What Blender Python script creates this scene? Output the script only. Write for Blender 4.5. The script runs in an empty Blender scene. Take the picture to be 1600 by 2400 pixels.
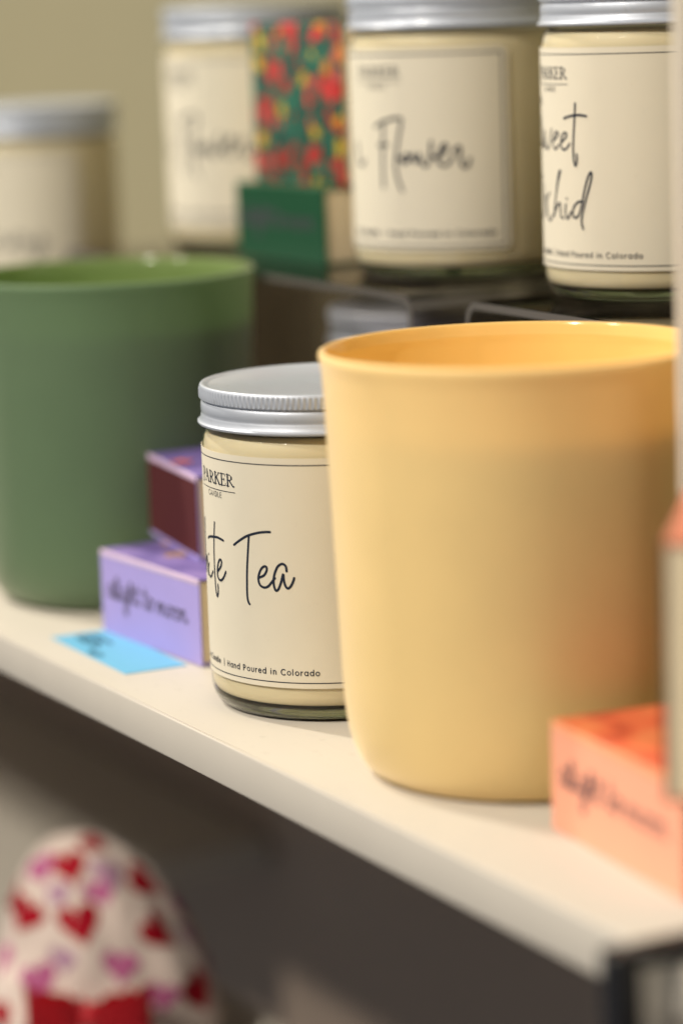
import bpy, bmesh, math, random
from mathutils import Vector, Matrix

random.seed(7)
scene = bpy.context.scene
COL = scene.collection
MM = 0.001
pi = math.pi

# ------------------------------------------------------------------ camera
F_PX, PITCH, ROLL, CAM_H = 6600.0, 0.179310, -0.033976, 203.058
cam_d = bpy.data.cameras.new("camera")
cam = bpy.data.objects.new("camera", cam_d)
COL.objects.link(cam)
fw = Vector((0, math.cos(PITCH), -math.sin(PITCH)))
up = Vector((0, math.sin(PITCH), math.cos(PITCH)))
ri = Vector((1, 0, 0))
r2 = math.cos(ROLL) * ri + math.sin(ROLL) * up
u2 = -math.sin(ROLL) * ri + math.cos(ROLL) * up
M = Matrix.Identity(4)
for i in range(3):
    M[i][0], M[i][1], M[i][2] = r2[i], u2[i], -fw[i]
M[2][3] = CAM_H * MM
cam.matrix_world = M
cam_d.sensor_fit = 'VERTICAL'
cam_d.sensor_height = 36.0
cam_d.sensor_width = 24.0
cam_d.lens = F_PX / 2400.0 * 36.0
cam_d.clip_start = 0.02
cam_d.clip_end = 50.0
cam_d.dof.use_dof = True
cam_d.dof.focus_distance = 0.808
cam_d.dof.aperture_fstop = 4.3
scene.camera = cam

# ------------------------------------------------------------------ light
world = bpy.data.worlds.new("World")
scene.world = world
world.use_nodes = True
bg = world.node_tree.nodes["Background"]
bg.inputs["Color"].default_value = (0.88, 0.93, 1.0, 1)
bg.inputs["Strength"].default_value = 0.135


def lamp(name, loc, power, radius, color):
    d = bpy.data.lights.new(name, 'POINT')
    d.energy = power
    d.shadow_soft_size = radius
    d.color = color
    o = bpy.data.objects.new(name, d)
    o.location = loc
    COL.objects.link(o)
    return o


def polar(az, el, dist, c=(0.0, 0.8, 0.05)):
    """az measured at the jars from the camera direction, positive to the left"""
    h = math.cos(el) * dist
    return (c[0] - math.sin(az) * h, c[1] - math.cos(az) * h, c[2] + math.sin(el) * dist)


R = math.radians
lamp("track_lamp_far", polar(R(130), R(46), 2.0), 120.0, 0.04, (1.0, 0.92, 0.78))
lamp("track_lamp_near", polar(R(46), R(44), 2.0), 126.0, 0.04, (1.0, 0.92, 0.79))
lamp("track_lamp_side", polar(R(77), R(41), 2.4), 97.0, 0.04, (1.0, 0.92, 0.79))

scene.view_settings.view_transform = 'Standard'
scene.view_settings.look = 'None'
scene.view_settings.exposure = 0.08
scene.view_settings.gamma = 1.0
scene.cycles.use_denoising = True
scene.cycles.sample_clamp_direct = 12.0
scene.cycles.max_bounces = 14
scene.cycles.transparent_max_bounces = 24
scene.cycles.transmission_bounces = 10
scene.cycles.caustics_reflective = False
scene.cycles.caustics_refractive = False
scene.cycles.sample_clamp_indirect = 6.0

# ------------------------------------------------------------------ shelf frame: a along the edge, b into the shelf, z up (mm)
PHI = -1.080762
S = Vector((math.cos(PHI), math.sin(PHI), 0))
N = Vector((math.sin(PHI), -math.cos(PHI), 0))
WT = Vector((-3.986, 817.129, 0))
OFF = 52.793


def W(a, b, z=0.0):
    return WT + S * a + N * (OFF - b) + Vector((0, 0, z))


def AB(x, y):
    d = Vector((x, y, 0)) - WT
    return d.dot(S), OFF - d.dot(N)


# ------------------------------------------------------------------ object helpers
def finish(o, label=None, cat=None, group=None, kind=None):
    if label: o['label'] = label
    if cat: o['category'] = cat
    if group: o['group'] = group
    if kind: o['kind'] = kind
    return o


def thing(name, label, cat, loc_mm, rz=0.0, group=None):
    o = bpy.data.objects.new(name, None)
    o.empty_display_size = 0.02
    COL.objects.link(o)
    o.location = Vector(loc_mm) * MM
    o.rotation_euler = (0, 0, rz)
    return finish(o, label, cat, group)


def add(name, mesh, parent=None):
    o = bpy.data.objects.new(name, mesh)
    COL.objects.link(o)
    if parent: o.parent = parent
    return o


def mesh_of(bm, name, mats, smooth=True, scale=MM, angle=None):
    bmesh.ops.scale(bm, vec=(scale,) * 3, verts=bm.verts)
    me = bpy.data.meshes.new(name)
    bm.normal_update()
    bm.to_mesh(me)
    bm.free()
    for m in (mats if isinstance(mats, (list, tuple)) else [mats]):
        me.materials.append(m)
    if smooth:
        me.polygons.foreach_set('use_smooth', [True] * len(me.polygons))
        me.set_sharp_from_angle(angle=angle if angle else R(38))
    return me


def lathe(prof, segs=128, ridge=None, close=True):
    """prof: list of (r, z); ridge(r, z, k) may change the radius"""
    bm = bmesh.new()
    rings = []
    for j, (r, z) in enumerate(prof):
        if r < 1e-6:
            rings.append([bm.verts.new((0, 0, z))])
            continue
        ring = []
        for k in range(segs):
            t = 2 * pi * k / segs
            rr = ridge(j, r, k) if ridge else r
            ring.append(bm.verts.new((rr * math.cos(t), rr * math.sin(t), z)))
        rings.append(ring)
    for A, B in zip(rings, rings[1:]):
        n = max(len(A), len(B))
        for k in range(n):
            k2 = (k + 1) % n
            vs = []
            for v in (A[k % len(A)], A[k2 % len(A)], B[k2 % len(B)], B[k % len(B)]):
                if v not in vs: vs.append(v)
            if len(vs) > 2:
                bm.faces.new(vs)
    bmesh.ops.recalc_face_normals(bm, faces=bm.faces)
    return bm


def arc(cx, cz, rad, a0, a1, n=6):
    return [(cx + rad * math.cos(R(a0 + (a1 - a0) * i / n)), cz + rad * math.sin(R(a0 + (a1 - a0) * i / n))) for i in range(n + 1)]


def box(bm, x0, x1, y0, y1, z0, z1, bev=0.0, seg=2, mat=0):
    r = bmesh.ops.create_cube(bm, size=1)
    vs = r['verts']
    for v in vs:
        v.co = Vector(((x0 + x1) / 2 + v.co.x * (x1 - x0), (y0 + y1) / 2 + v.co.y * (y1 - y0), (z0 + z1) / 2 + v.co.z * (z1 - z0)))
    fs = list({f for v in vs for f in v.link_faces})
    for f in fs: f.material_index = mat
    if bev > 0:
        es = list({e for v in vs for e in v.link_edges})
        bmesh.ops.bevel(bm, geom=es, offset=bev, segments=seg, affect='EDGES', profile=0.5)


# ------------------------------------------------------------------ materials
def new_mat(name):
    m = bpy.data.materials.new(name)
    m.use_nodes = True
    nt = m.node_tree
    nt.nodes.clear()
    out = nt.nodes.new('ShaderNodeOutputMaterial')
    return m, nt, out


def nd(nt, t, **kw):
    n = nt.nodes.new(t)
    for k, v in kw.items():
        if k in n.inputs: n.inputs[k].default_value = v
        else: setattr(n, k, v)
    return n


def princ(name, col, rough=0.5, metal=0.0, spec=0.5, coat=0.0, coat_r=0.1, var=0.06, vscale=60.0, bump=0.0, bscale=900.0, sss=0.0, sss_r=(1, .6, .3), sss_s=0.004, sheen=0.0):
    m, nt, out = new_mat(name)
    p = nd(nt, 'ShaderNodeBsdfPrincipled')
    p.inputs['Roughness'].default_value = rough
    p.inputs['Metallic'].default_value = metal
    p.inputs['Specular IOR Level'].default_value = spec
    p.inputs['Coat Weight'].default_value = coat
    p.inputs['Coat Roughness'].default_value = coat_r
    p.inputs['Sheen Weight'].default_value = sheen
    if sss:
        p.inputs['Subsurface Weight'].default_value = sss
        p.inputs['Subsurface Radius'].default_value = sss_r
        p.inputs['Subsurface Scale'].default_value = sss_s
    tc = nd(nt, 'ShaderNodeTexCoord')
    nz = nd(nt, 'ShaderNodeTexNoise', Scale=vscale, Detail=5.0, Roughness=0.6)
    nt.links.new(tc.outputs['Object'], nz.inputs['Vector'])
    mp = nd(nt, 'ShaderNodeMapRange')
    mp.inputs['To Min'].default_value = 1 - var
    mp.inputs['To Max'].default_value = 1 + var
    nt.links.new(nz.outputs['Fac'], mp.inputs['Value'])
    mx = nd(nt, 'ShaderNodeVectorMath', operation='SCALE')
    mx.inputs[0].default_value = col[:3]
    nt.links.new(mp.outputs['Result'], mx.inputs['Scale'])
    nt.links.new(mx.outputs['Vector'], p.inputs['Base Color'])
    rm = nd(nt, 'ShaderNodeMapRange')
    rm.inputs['To Min'].default_value = max(0.02, rough * 0.85)
    rm.inputs['To Max'].default_value = min(1, rough * 1.15)
    nt.links.new(nz.outputs['Fac'], rm.inputs['Value'])
    nt.links.new(rm.outputs['Result'], p.inputs['Roughness'])
    if bump:
        n2 = nd(nt, 'ShaderNodeTexNoise', Scale=bscale, Detail=4.0)
        nt.links.new(tc.outputs['Object'], n2.inputs['Vector'])
        b = nd(nt, 'ShaderNodeBump', Strength=bump, Distance=0.0004)
        nt.links.new(n2.outputs['Fac'], b.inputs['Height'])
        nt.links.new(b.outputs['Normal'], p.inputs['Normal'])
    nt.links.new(p.outputs['BSDF'], out.inputs['Surface'])
    return m


def clear_mat(name, tint=(0.93, 0.96, 0.9), ior=1.5, rough=0.02):
    """thin clear pane: what lies behind shows through, the surface mirrors by Fresnel"""
    m, nt, out = new_mat(name)
    t = nd(nt, 'ShaderNodeBsdfTransparent')
    t.inputs['Color'].default_value = (*tint, 1)
    g = nd(nt, 'ShaderNodeBsdfGlossy')
    g.inputs['Roughness'].default_value = rough
    lw = nd(nt, 'ShaderNodeLayerWeight', Blend=0.5)
    pw = nd(nt, 'ShaderNodeMath', operation='POWER')
    pw.inputs[1].default_value = 5.0
    nt.links.new(lw.outputs['Facing'], pw.inputs[0])
    f = nd(nt, 'ShaderNodeMapRange')
    f0 = ((ior - 1) / (ior + 1)) ** 2
    f.inputs['To Min'].default_value = f0
    f.inputs['To Max'].default_value = 1.0
    nt.links.new(pw.outputs['Value'], f.inputs['Value'])
    mx = nd(nt, 'ShaderNodeMixShader')
    nt.links.new(f.outputs['Result'], mx.inputs['Fac'])
    nt.links.new(t.outputs['BSDF'], mx.inputs[1])
    nt.links.new(g.outputs['BSDF'], mx.inputs[2])
    nt.links.new(mx.outputs['Shader'], out.inputs['Surface'])
    return m


def glass_mat(name, col, rough=0.0, ior=1.5):
    m, nt, out = new_mat(name)
    p = nd(nt, 'ShaderNodeBsdfPrincipled')
    p.inputs['Base Color'].default_value = (*col, 1)
    p.inputs['Roughness'].default_value = rough
    p.inputs['IOR'].default_value = ior
    p.inputs['Transmission Weight'].default_value = 1.0
    nt.links.new(p.outputs['BSDF'], out.inputs['Surface'])
    return m


def tumbler_mat(name, col, rough, trans, coat=0.0):
    """painted glass wall: part of the light is scattered through"""
    m, nt, out = new_mat(name)
    tc = nd(nt, 'ShaderNodeTexCoord')
    nz = nd(nt, 'ShaderNodeTexNoise', Scale=45.0, Detail=6.0)
    nt.links.new(tc.outputs['Object'], nz.inputs['Vector'])
    mp = nd(nt, 'ShaderNodeMapRange')
    mp.inputs['To Min'].default_value = 0.94
    mp.inputs['To Max'].default_value = 1.06
    nt.links.new(nz.outputs['Fac'], mp.inputs['Value'])
    mx = nd(nt, 'ShaderNodeVectorMath', operation='SCALE')
    mx.inputs[0].default_value = col
    nt.links.new(mp.outputs['Result'], mx.inputs['Scale'])
    p = nd(nt, 'ShaderNodeBsdfPrincipled')
    p.inputs['Roughness'].default_value = rough
    p.inputs['Coat Weight'].default_value = coat
    p.inputs['Coat Roughness'].default_value = 0.06
    if rough > 0.3:
        p.inputs['Sheen Weight'].default_value = 0.6
        p.inputs['Sheen Roughness'].default_value = 0.45
        p.inputs['Sheen Tint'].default_value = (1.0, 0.93, 0.8, 1)
    nt.links.new(mx.outputs['Vector'], p.inputs['Base Color'])
    t = nd(nt, 'ShaderNodeBsdfTranslucent')
    nt.links.new(mx.outputs['Vector'], t.inputs['Color'])
    ms = nd(nt, 'ShaderNodeMixShader')
    ms.inputs['Fac'].default_value = trans
    nt.links.new(p.outputs['BSDF'], ms.inputs[1])
    nt.links.new(t.outputs['BSDF'], ms.inputs[2])
    nt.links.new(ms.outputs['Shader'], out.inputs['Surface'])
    return m


M_SHELF = princ('white_laminate', (0.52, 0.48, 0.42), 0.42, spec=0.35, var=0.03, vscale=25, bump=0.05, bscale=1500)
M_BAND = princ('white_edge_band', (0.54, 0.50, 0.445), 0.30, spec=0.5, var=0.04, vscale=40, bump=0.06, bscale=900)


def wear(m, amount=0.12, dust=(0.30, 0.27, 0.23), scale=260.0, thresh=0.66, scratch=True):
    """small specks of dust and faint scuffs over an existing Principled material"""
    nt = m.node_tree
    p = next(n for n in nt.nodes if n.type == 'BSDF_PRINCIPLED')
    src = p.inputs['Base Color'].links[0].from_socket
    tc = nd(nt, 'ShaderNodeTexCoord')
    n1 = nd(nt, 'ShaderNodeTexNoise', Scale=scale, Detail=2.0)
    nt.links.new(tc.outputs['Object'], n1.inputs['Vector'])
    r1 = nd(nt, 'ShaderNodeMapRange')
    r1.inputs['From Min'].default_value = thresh
    r1.inputs['From Max'].default_value = thresh + 0.06
    r1.inputs['To Max'].default_value = amount * 2.2
    nt.links.new(n1.outputs['Fac'], r1.inputs['Value'])
    mp = nd(nt, 'ShaderNodeMapping')
    mp.inputs['Scale'].default_value = (9, 160, 160)
    mp.inputs['Rotation'].default_value = (0, 0, 0.35)
    nt.links.new(tc.outputs['Object'], mp.inputs['Vector'])
    n2 = nd(nt, 'ShaderNodeTexNoise', Scale=3.0, Detail=4.0)
    nt.links.new(mp.outputs['Vector'], n2.inputs['Vector'])
    r2_ = nd(nt, 'ShaderNodeMapRange')
    r2_.inputs['From Min'].default_value = 0.60
    r2_.inputs['From Max'].default_value = 0.74
    r2_.inputs['To Max'].default_value = amount if scratch else 0.0
    nt.links.new(n2.outputs['Fac'], r2_.inputs['Value'])
    ad = nd(nt, 'ShaderNodeMath', operation='MAXIMUM')
    nt.links.new(r1.outputs['Result'], ad.inputs[0])
    nt.links.new(r2_.outputs['Result'], ad.inputs[1])
    mx = nd(nt, 'ShaderNodeMix', data_type='RGBA')
    nt.links.new(ad.outputs['Value'], mx.inputs['Factor'])
    nt.links.new(src, mx.inputs[6])
    mx.inputs[7].default_value = (*dust, 1)
    nt.links.new(mx.outputs[2], p.inputs['Base Color'])


wear(M_SHELF, 0.10)
M_WALL = princ('beige_wall', (0.235, 0.215, 0.14), 0.8, spec=0.2, var=0.06, vscale=8, bump=0.1, bscale=300)
M_LOWER = princ('taupe_back_panel', (0.48, 0.375, 0.30), 0.7, spec=0.2, var=0.08, vscale=6, bump=0.1, bscale=300)
M_LID = princ('satin_aluminium', (0.45, 0.485, 0.56), 0.5, metal=0.35, coat=0.45, coat_r=0.14, var=0.03, vscale=90, bump=0.04, bscale=2500)
M_GLASS = clear_mat('jar_clear_glass', (0.975, 0.965, 0.93))
M_BASEGLASS = glass_mat('jar_base_glass', (0.48, 0.62, 0.47), 0.02)
M_WAX = princ('cream_wax', (0.66, 0.585, 0.41), 0.5, spec=0.3, var=0.05, vscale=40, sss=0.3, sss_r=(1.0, 0.8, 0.5), sss_s=0.004)
M_PAPER = princ('label_paper', (0.66, 0.61, 0.50), 0.65, spec=0.25, var=0.02, vscale=120, bump=0.06, bscale=3500)
M_INK = princ('navy_ink', (0.012, 0.018, 0.035), 0.55, spec=0.3, var=0.1, vscale=400)
M_BLACK = princ('black_ink', (0.07, 0.055, 0.08), 0.6, spec=0.3, var=0.1, vscale=400)
M_YEL = tumbler_mat('yellow_frosted_glass', (0.98, 0.74, 0.33), 0.55, 0.22)
M_YELIN = tumbler_mat('amber_glass_inside', (0.98, 0.73, 0.29), 0.10, 0.4, coat=0.5)
M_YELWAX = princ('yellow_wax', (0.80, 0.58, 0.26), 0.35, spec=0.4, var=0.04, vscale=40, sss=0.4, sss_r=(1.0, 0.7, 0.3), sss_s=0.006)
M_GRN = tumbler_mat('green_frosted_glass', (0.20, 0.305, 0.17), 0.5, 0.45)
M_GRNIN = tumbler_mat('green_glass_inside', (0.30, 0.40, 0.15), 0.15, 0.5, coat=0.5)
M_GRNWAX = princ('green_wax', (0.22, 0.33, 0.14), 0.4, var=0.04, vscale=40)
M_ACRYL = clear_mat('clear_acrylic', (0.74, 0.72, 0.71), 1.49, 0.03)
M_CUT = princ('acrylic_cut_edge', (0.10, 0.09, 0.085), 0.25, spec=0.6, var=0.06, vscale=80)
wear(M_LID, 0.10, (0.30, 0.30, 0.31), 420.0, 0.64)
wear(M_PAPER, 0.05, (0.55, 0.50, 0.40), 500.0, 0.66, False)
M_TRAY = princ('cream_card', (0.86, 0.72, 0.50), 0.7, spec=0.2, var=0.05, vscale=80)
M_GOLD = princ('gold_print', (0.62, 0.36, 0.10), 0.4, metal=0.3, var=0.1, vscale=200)
M_ORANGE = princ('orange_print', (0.85, 0.20, 0.07), 0.5, var=0.08, vscale=150)


# ------------------------------------------------------------------ lettering: ribbons laid on a surface
def smooth_pts(pts, n=7):
    if len(pts) < 3: return pts
    P = [pts[0]] + list(pts) + [pts[-1]]
    out = []
    for i in range(1, len(P) - 2):
        p0, p1, p2, p3 = P[i - 1], P[i], P[i + 1], P[i + 2]
        for k in range(n):
            t = k / n
            out.append(tuple(0.5 * (2 * p1[d] + (p2[d] - p0[d]) * t + (2 * p0[d] - 5 * p1[d] + 4 * p2[d] - p3[d]) * t * t
                                    + (3 * p1[d] - p0[d] - 3 * p2[d] + p3[d]) * t ** 3) for d in (0, 1)))
    out.append(pts[-1])
    return out


LAYER = [0]


def ribbon(bm, pts, w, mapf, smooth=True, mat=0, taper=False):
    """pts in (u, v) mm; mapf(u, v, lift) -> 3D"""
    if smooth: pts = smooth_pts(pts)
    q = [pts[0]]
    for p in pts[1:]:
        if math.dist(p, q[-1]) > 0.03: q.append(p)
    # split long straight runs so that the strip follows the curve of the surface
    r = [q[0]]
    for p in q[1:]:
        d = math.dist(p, r[-1]); k = max(1, int(d / 1.2)); s = r[-1]
        for i in range(1, k + 1):
            r.append((s[0] + (p[0] - s[0]) * i / k, s[1] + (p[1] - s[1]) * i / k))
    q = r
    if len(q) < 2: q = [q[0], (q[0][0] + 0.05, q[0][1])]
    LAYER[0] = (LAYER[0] + 1) % 12
    lift = 0.06 + 0.006 * LAYER[0]
    L, Rr = [], []
    for i, p in enumerate(q):
        a, b = q[max(i - 1, 0)], q[min(i + 1, len(q) - 1)]
        dx, dy = b[0] - a[0], b[1] - a[1]
        l = math.hypot(dx, dy) or 1
        nx, ny = -dy / l, dx / l
        h = w / 2
        L.append(bm.verts.new(mapf(p[0] + nx * h, p[1] + ny * h, lift)))
        Rr.append(bm.verts.new(mapf(p[0] - nx * h, p[1] - ny * h, lift)))
    for i in range(len(q) - 1):
        f = bm.faces.new((L[i], Rr[i], Rr[i + 1], L[i + 1])); f.material_index = mat
    for end, nb in ((0, 1), (-1, -2)):
        p, o = q[end], q[nb]
        a0 = math.atan2(p[1] - o[1], p[0] - o[0])
        ring = [bm.verts.new(mapf(p[0] + w / 2 * math.cos(a0 + R(t)), p[1] + w / 2 * math.sin(a0 + R(t)), lift)) for t in (-60, -30, 0, 30, 60)]
        first, last = (Rr, L) if end == -1 else (L, Rr)
        f = bm.faces.new([first[end]] + ring + [last[end]]); f.material_index = mat


def circ(cx, cy, rx, ry, a0=0, a1=360, n=14):
    return [(cx + rx * math.cos(R(a0 + (a1 - a0) * i / n)), cy + ry * math.sin(R(a0 + (a1 - a0) * i / n))) for i in range(n + 1)]


# upright round sans letters, x height 1, capital height 1.45: (advance, strokes)
SANS = {
    'H': (1.25, [[(.1, 0), (.1, 1.45)], [(.95, 0), (.95, 1.45)], [(.1, .75), (.95, .75)]]),
    'P': (1.05, [[(.1, 0), (.1, 1.45)], [(.1, 1.45), (.45, 1.45)] + circ(.45, 1.07, .38, .38, 90, -90) + [(.1, .69)]]),
    'C': (1.35, [circ(.72, .72, .66, .74, 48, 312, 18)]),
    'S': (1.0, [circ(.47, 1.08, .36, .36, 40, 270, 12) + circ(.47, .36, .4, .36, 90, -140, 12)]),
    'a': (1.12, [circ(.48, .5, .43, .5), [(.93, 1), (.93, 0)]]),
    'd': (1.12, [circ(.48, .5, .43, .5), [(.93, 1.5), (.93, 0)]]),
    'o': (1.08, [circ(.5, .5, .45, .5)]),
    'n': (1.0, [[(.1, 0), (.1, 1)], [(.1, .5)] + circ(.46, .58, .35, .42, 170, 0, 9) + [(.81, 0)]]),
    'u': (1.0, [[(.1, 1), (.1, .42)] + circ(.46, .42, .36, .42, 180, 360, 9) + [(.82, 1)]]),
    'r': (.66, [[(.1, 0), (.1, 1)], [(.1, .55), (.28, .88), (.55, .98)]]),
    'e': (1.05, [[(.07, .52), (.93, .52)] + circ(.5, .5, .43, .5, 4, 318, 16)]),
    'l': (.42, [[(.12, 0), (.12, 1.5)]]),
    'i': (.42, [[(.12, 0), (.12, 1)], [(.12, 1.35), (.13, 1.38)]]),
    'y': (.95, [[(.06, 1), (.46, .05)], [(.86, 1), (.3, -.42)]]),
    '|': (.5, [[(.2, -.25), (.2, 1.6)]]),
    ' ': (.55, []),
    'N': (1.3, [[(.1, 0), (.1, 1.45), (1.0, 0), (1.0, 1.45)]]),
    'D': (1.3, [[(.1, 0), (.1, 1.45)], [(.1, 1.45), (.42, 1.45)] + circ(.42, .725, .68, .725, 90, -90, 12) + [(.1, 0)]]),
    'L': (.9, [[(.1, 1.45), (.1, 0), (.72, 0)]]),
    'E': (.95, [[(.76, 1.45), (.1, 1.45), (.1, 0), (.76, 0)], [(.1, .75), (.68, .75)]]),
    'A': (1.25, [[(.02, 0), (.57, 1.45), (1.12, 0)], [(.24, .48), (.9, .48)]]),
    '0': (1.0, [circ(.45, .72, .38, .72)]), '1': (.7, [[(.1, 1.15), (.38, 1.45), (.38, 0)]]),
}


def sans_width(t, gap): return sum(SANS[c][0] + gap for c in t) - gap


def sans(bm, text, u0, v0, size, width, mapf, total=None, gap=0.12, mat=0, sx=None):
    k = sx if sx else (total / sans_width(text, gap) if total else size)
    x = u0
    for c in text:
        adv, strokes = SANS[c]
        for st in strokes:
            ribbon(bm, [(x + p[0] * k, v0 + p[1] * size) for p in st], width, mapf, smooth=False, mat=mat)
        x += (adv + gap) * k
    return x


# thick-and-thin capitals with serifs, height 1: strokes (points, width)
TH, TN = .16, .075
SERIF = {
    'P': (.62, [([(.14, 0), (.14, 1)], TH), ([(.14, .97), (.3, .97)] + circ(.3, .73, .25, .24, 90, -90, 8) + [(.14, .49)], TN), ([(.54, .82), (.55, .73), (.54, .64)], TH), ([(0, .02), (.28, .02)], TN), ([(0, .98), (.2, .98)], TN)]),
    'A': (.80, [([(.06, 0), (.37, 1)], TN), ([(.37, 1), (.68, 0)], TH), ([(.17, .36), (.56, .36)], TN), ([(-.04, .02), (.18, .02)], TN), ([(.55, .02), (.81, .02)], TN)]),
    'R': (.74, [([(.14, 0), (.14, 1)], TH), ([(.14, .97), (.3, .97)] + circ(.3, .74, .23, .23, 90, -90, 8) + [(.14, .51)], TN), ([(.52, .82), (.53, .74), (.52, .66)], TH), ([(.3, .5), (.66, .02), (.76, .02)], TH * .9), ([(0, .02), (.28, .02)], TN), ([(0, .98), (.2, .98)], TN)]),
    'K': (.76, [([(.14, 0), (.14, 1)], TH), ([(.62, .98), (.17, .46)], TN), ([(.3, .6), (.68, .02)], TH), ([(0, .02), (.28, .02)], TN), ([(0, .98), (.28, .98)], TN), ([(.5, .98), (.72, .98)], TN), ([(.56, .02), (.8, .02)], TN)]),
    'E': (.64, [([(.14, 0), (.14, 1)], TH), ([(0, .98), (.54, .98), (.55, .82)], TN), ([(.14, .52), (.44, .52)], TN), ([(.44, .61), (.44, .43)], TN), ([(0, .02), (.56, .02), (.59, .2)], TN)]),
}


def serif(bm, text, u0, v0, h, total, mapf, first=1.22):
    tot = sum(SERIF[c][0] for c in text) * 1.06
    k = total / tot
    x = u0
    for i, c in enumerate(text):
        hh = h * (first if i == 0 else 1)
        dv = -h * 0.12 if i == 0 else 0
        for st, w in SERIF[c][1]:
            ribbon(bm, [(x + p[0] * k, v0 + dv + p[1] * hh) for p in st], w * h, mapf, smooth=False)
        x += SERIF[c][0] * 1.06 * k


# joined handwriting, x height 1
CUR = {
    'a': (1.0, [[(.78, .85), (.5, 1), (.18, .75), (.1, .3), (.3, .02), (.55, .2), (.78, .85), (.76, .25), (.9, .02), (1.1, .3)]]),
    'e': (.8, [[(.05, .35), (.45, .5), (.62, .8), (.42, 1), (.15, .7), (.12, .25), (.38, 0), (.7, .12), (.9, .35)]]),
    'l': (.6, [[(.02, .2), (.4, 1.1), (.5, 1.9), (.35, 2.1), (.2, 1.6), (.2, .3), (.36, 0), (.62, .3)]]),
    'i': (.5, [[(.1, .9), (.1, .3), (.24, .02), (.5, .3)], [(.12, 1.4), (.14, 1.42)]]),
    'g': (.95, [[(.75, .85), (.45, 1), (.15, .7), (.15, .3), (.4, .05), (.7, .4), (.76, .9), (.74, -.5), (.5, -1), (.25, -.7), (.6, -.1), (1.0, .3)]]),
    'h': (.9, [[(.0, .2), (.4, 1.3), (.42, 2.0), (.25, 2.0), (.16, 1.2), (.14, 0), (.3, .7), (.55, 1), (.7, .7), (.72, .2), (.95, .15)]]),
    't': (.65, [[(.28, 1.9), (.24, .3), (.38, .02), (.65, .3)], [(0, 1.25), (.6, 1.3)]]),
    'd': (1.0, [[(.78, .85), (.5, 1), (.18, .75), (.1, .3), (.3, .02), (.6, .3), (.9, 1.9), (.78, .6), (.84, .05), (1.1, .3)]]),
    'o': (.9, [[(.5, 1), (.2, .8), (.1, .4), (.35, 0), (.65, .3), (.65, .75), (.45, 1), (.6, .8), (.95, .85)]]),
    'n': (1.0, [[(.1, .95), (.12, 0), (.3, .75), (.55, 1), (.68, .7), (.7, .2), (.85, .02), (1.05, .3)]]),
    'm': (1.4, [[(.1, .95), (.12, 0), (.3, .8), (.5, .95), (.6, .6), (.6, 0), (.78, .8), (.98, .95), (1.08, .6), (1.08, .2), (1.22, .02), (1.45, .3)]]),
    'y': (.95, [[(.05, .9), (.1, .4), (.3, .1), (.55, .3), (.7, .95), (.66, -.6), (.4, -1.0), (.25, -.7), (.6, -.1), (1.0, .3)]]),
    'r': (.75, [[(.05, .7), (.2, 1.05), (.32, .85), (.6, .9), (.52, .3), (.64, .02), (.8, .3)]]),
    'H': (1.5, [[(.2, 2.1), (.15, 0)], [(1.1, 2.2), (1.05, .1), (1.4, .3)], [(-.1, 1.0), (1.3, 1.15)]]),
    ' ': (.5, []),
}


def cursive(bm, text, u0, v0, size, width, mapf, sx=1.0, slope=0.0, mat=0, asc=1.0):
    x = u0
    for c in text:
        adv, strokes = CUR[c]
        for st in strokes:
            ribbon(bm, [(x + p[0] * size * sx, v0 + (p[1] if p[1] < 1 else 1 + (p[1] - 1) * asc) * size + slope * (x - u0)) for p in st], width, mapf, mat=mat)
        x += adv * size * sx
    return x


WT_INK =  [[(8.84, 50.88), (11.02, 52.27), (14.22, 54.02), (17.83, 55.18), (20.51, 55.66), (22.27, 55.76)], [(14.96, 54.09), (14.45, 49.92), (13.81, 44.14), (13.5, 38.39), (13.56, 35.81), (13.94, 34.56), (14.3, 34.17)], [(18.24, 42.34), (19.78, 43.11), (20.66, 44.46), (20.7, 45.46), (20.06, 45.7), (19.04, 45.05), (18.12, 43.41), (17.8, 41.67), (18.31, 40.14), (19.62, 39.54), (20.94, 39.92), (22.11, 41.14), (23.27, 42.49)], [(26.94, 44.65), (26.75, 46.06), (25.73, 46.73), (24.34, 45.95), (23.34, 44.06), (22.84, 42.04), (22.87, 40.33), (23.28, 39.08), (23.74, 38.9), (24.38, 39.57), (25.23, 41.6), (25.86, 43.75), (26.0, 42.2), (26.38, 40.51), (27.1, 39.69), (28.0, 40.28), (28.79, 41.73), (29.12, 42.73)], [(-1.34, 56.09), (-2.05, 52.08), (-2.54, 47.66), (-2.72, 43.28), (-2.59, 38.94), (-2.21, 35.52), (-1.4, 34.2), (-0.63, 35.79), (-0.7, 37.81)], [(-7.51, 50.59), (-5.29, 51.32), (0.13, 51.9), (3.71, 51.5)], [(-7.89, 42.95), (-8.84, 40.72), (-7.68, 39.33), (-6.04, 39.26), (-4.11, 41.15)], [(-7.89, 45.72), (-7.67, 45.58)], [(-0.51, 41.76), (1.52, 43.39), (2.24, 44.95), (1.71, 45.59), (0.63, 44.99), (-0.39, 43.09), (-0.61, 40.73), (0.26, 39.57), (1.79, 39.53), (3.3, 40.78), (4.38, 42.38)]]
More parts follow.
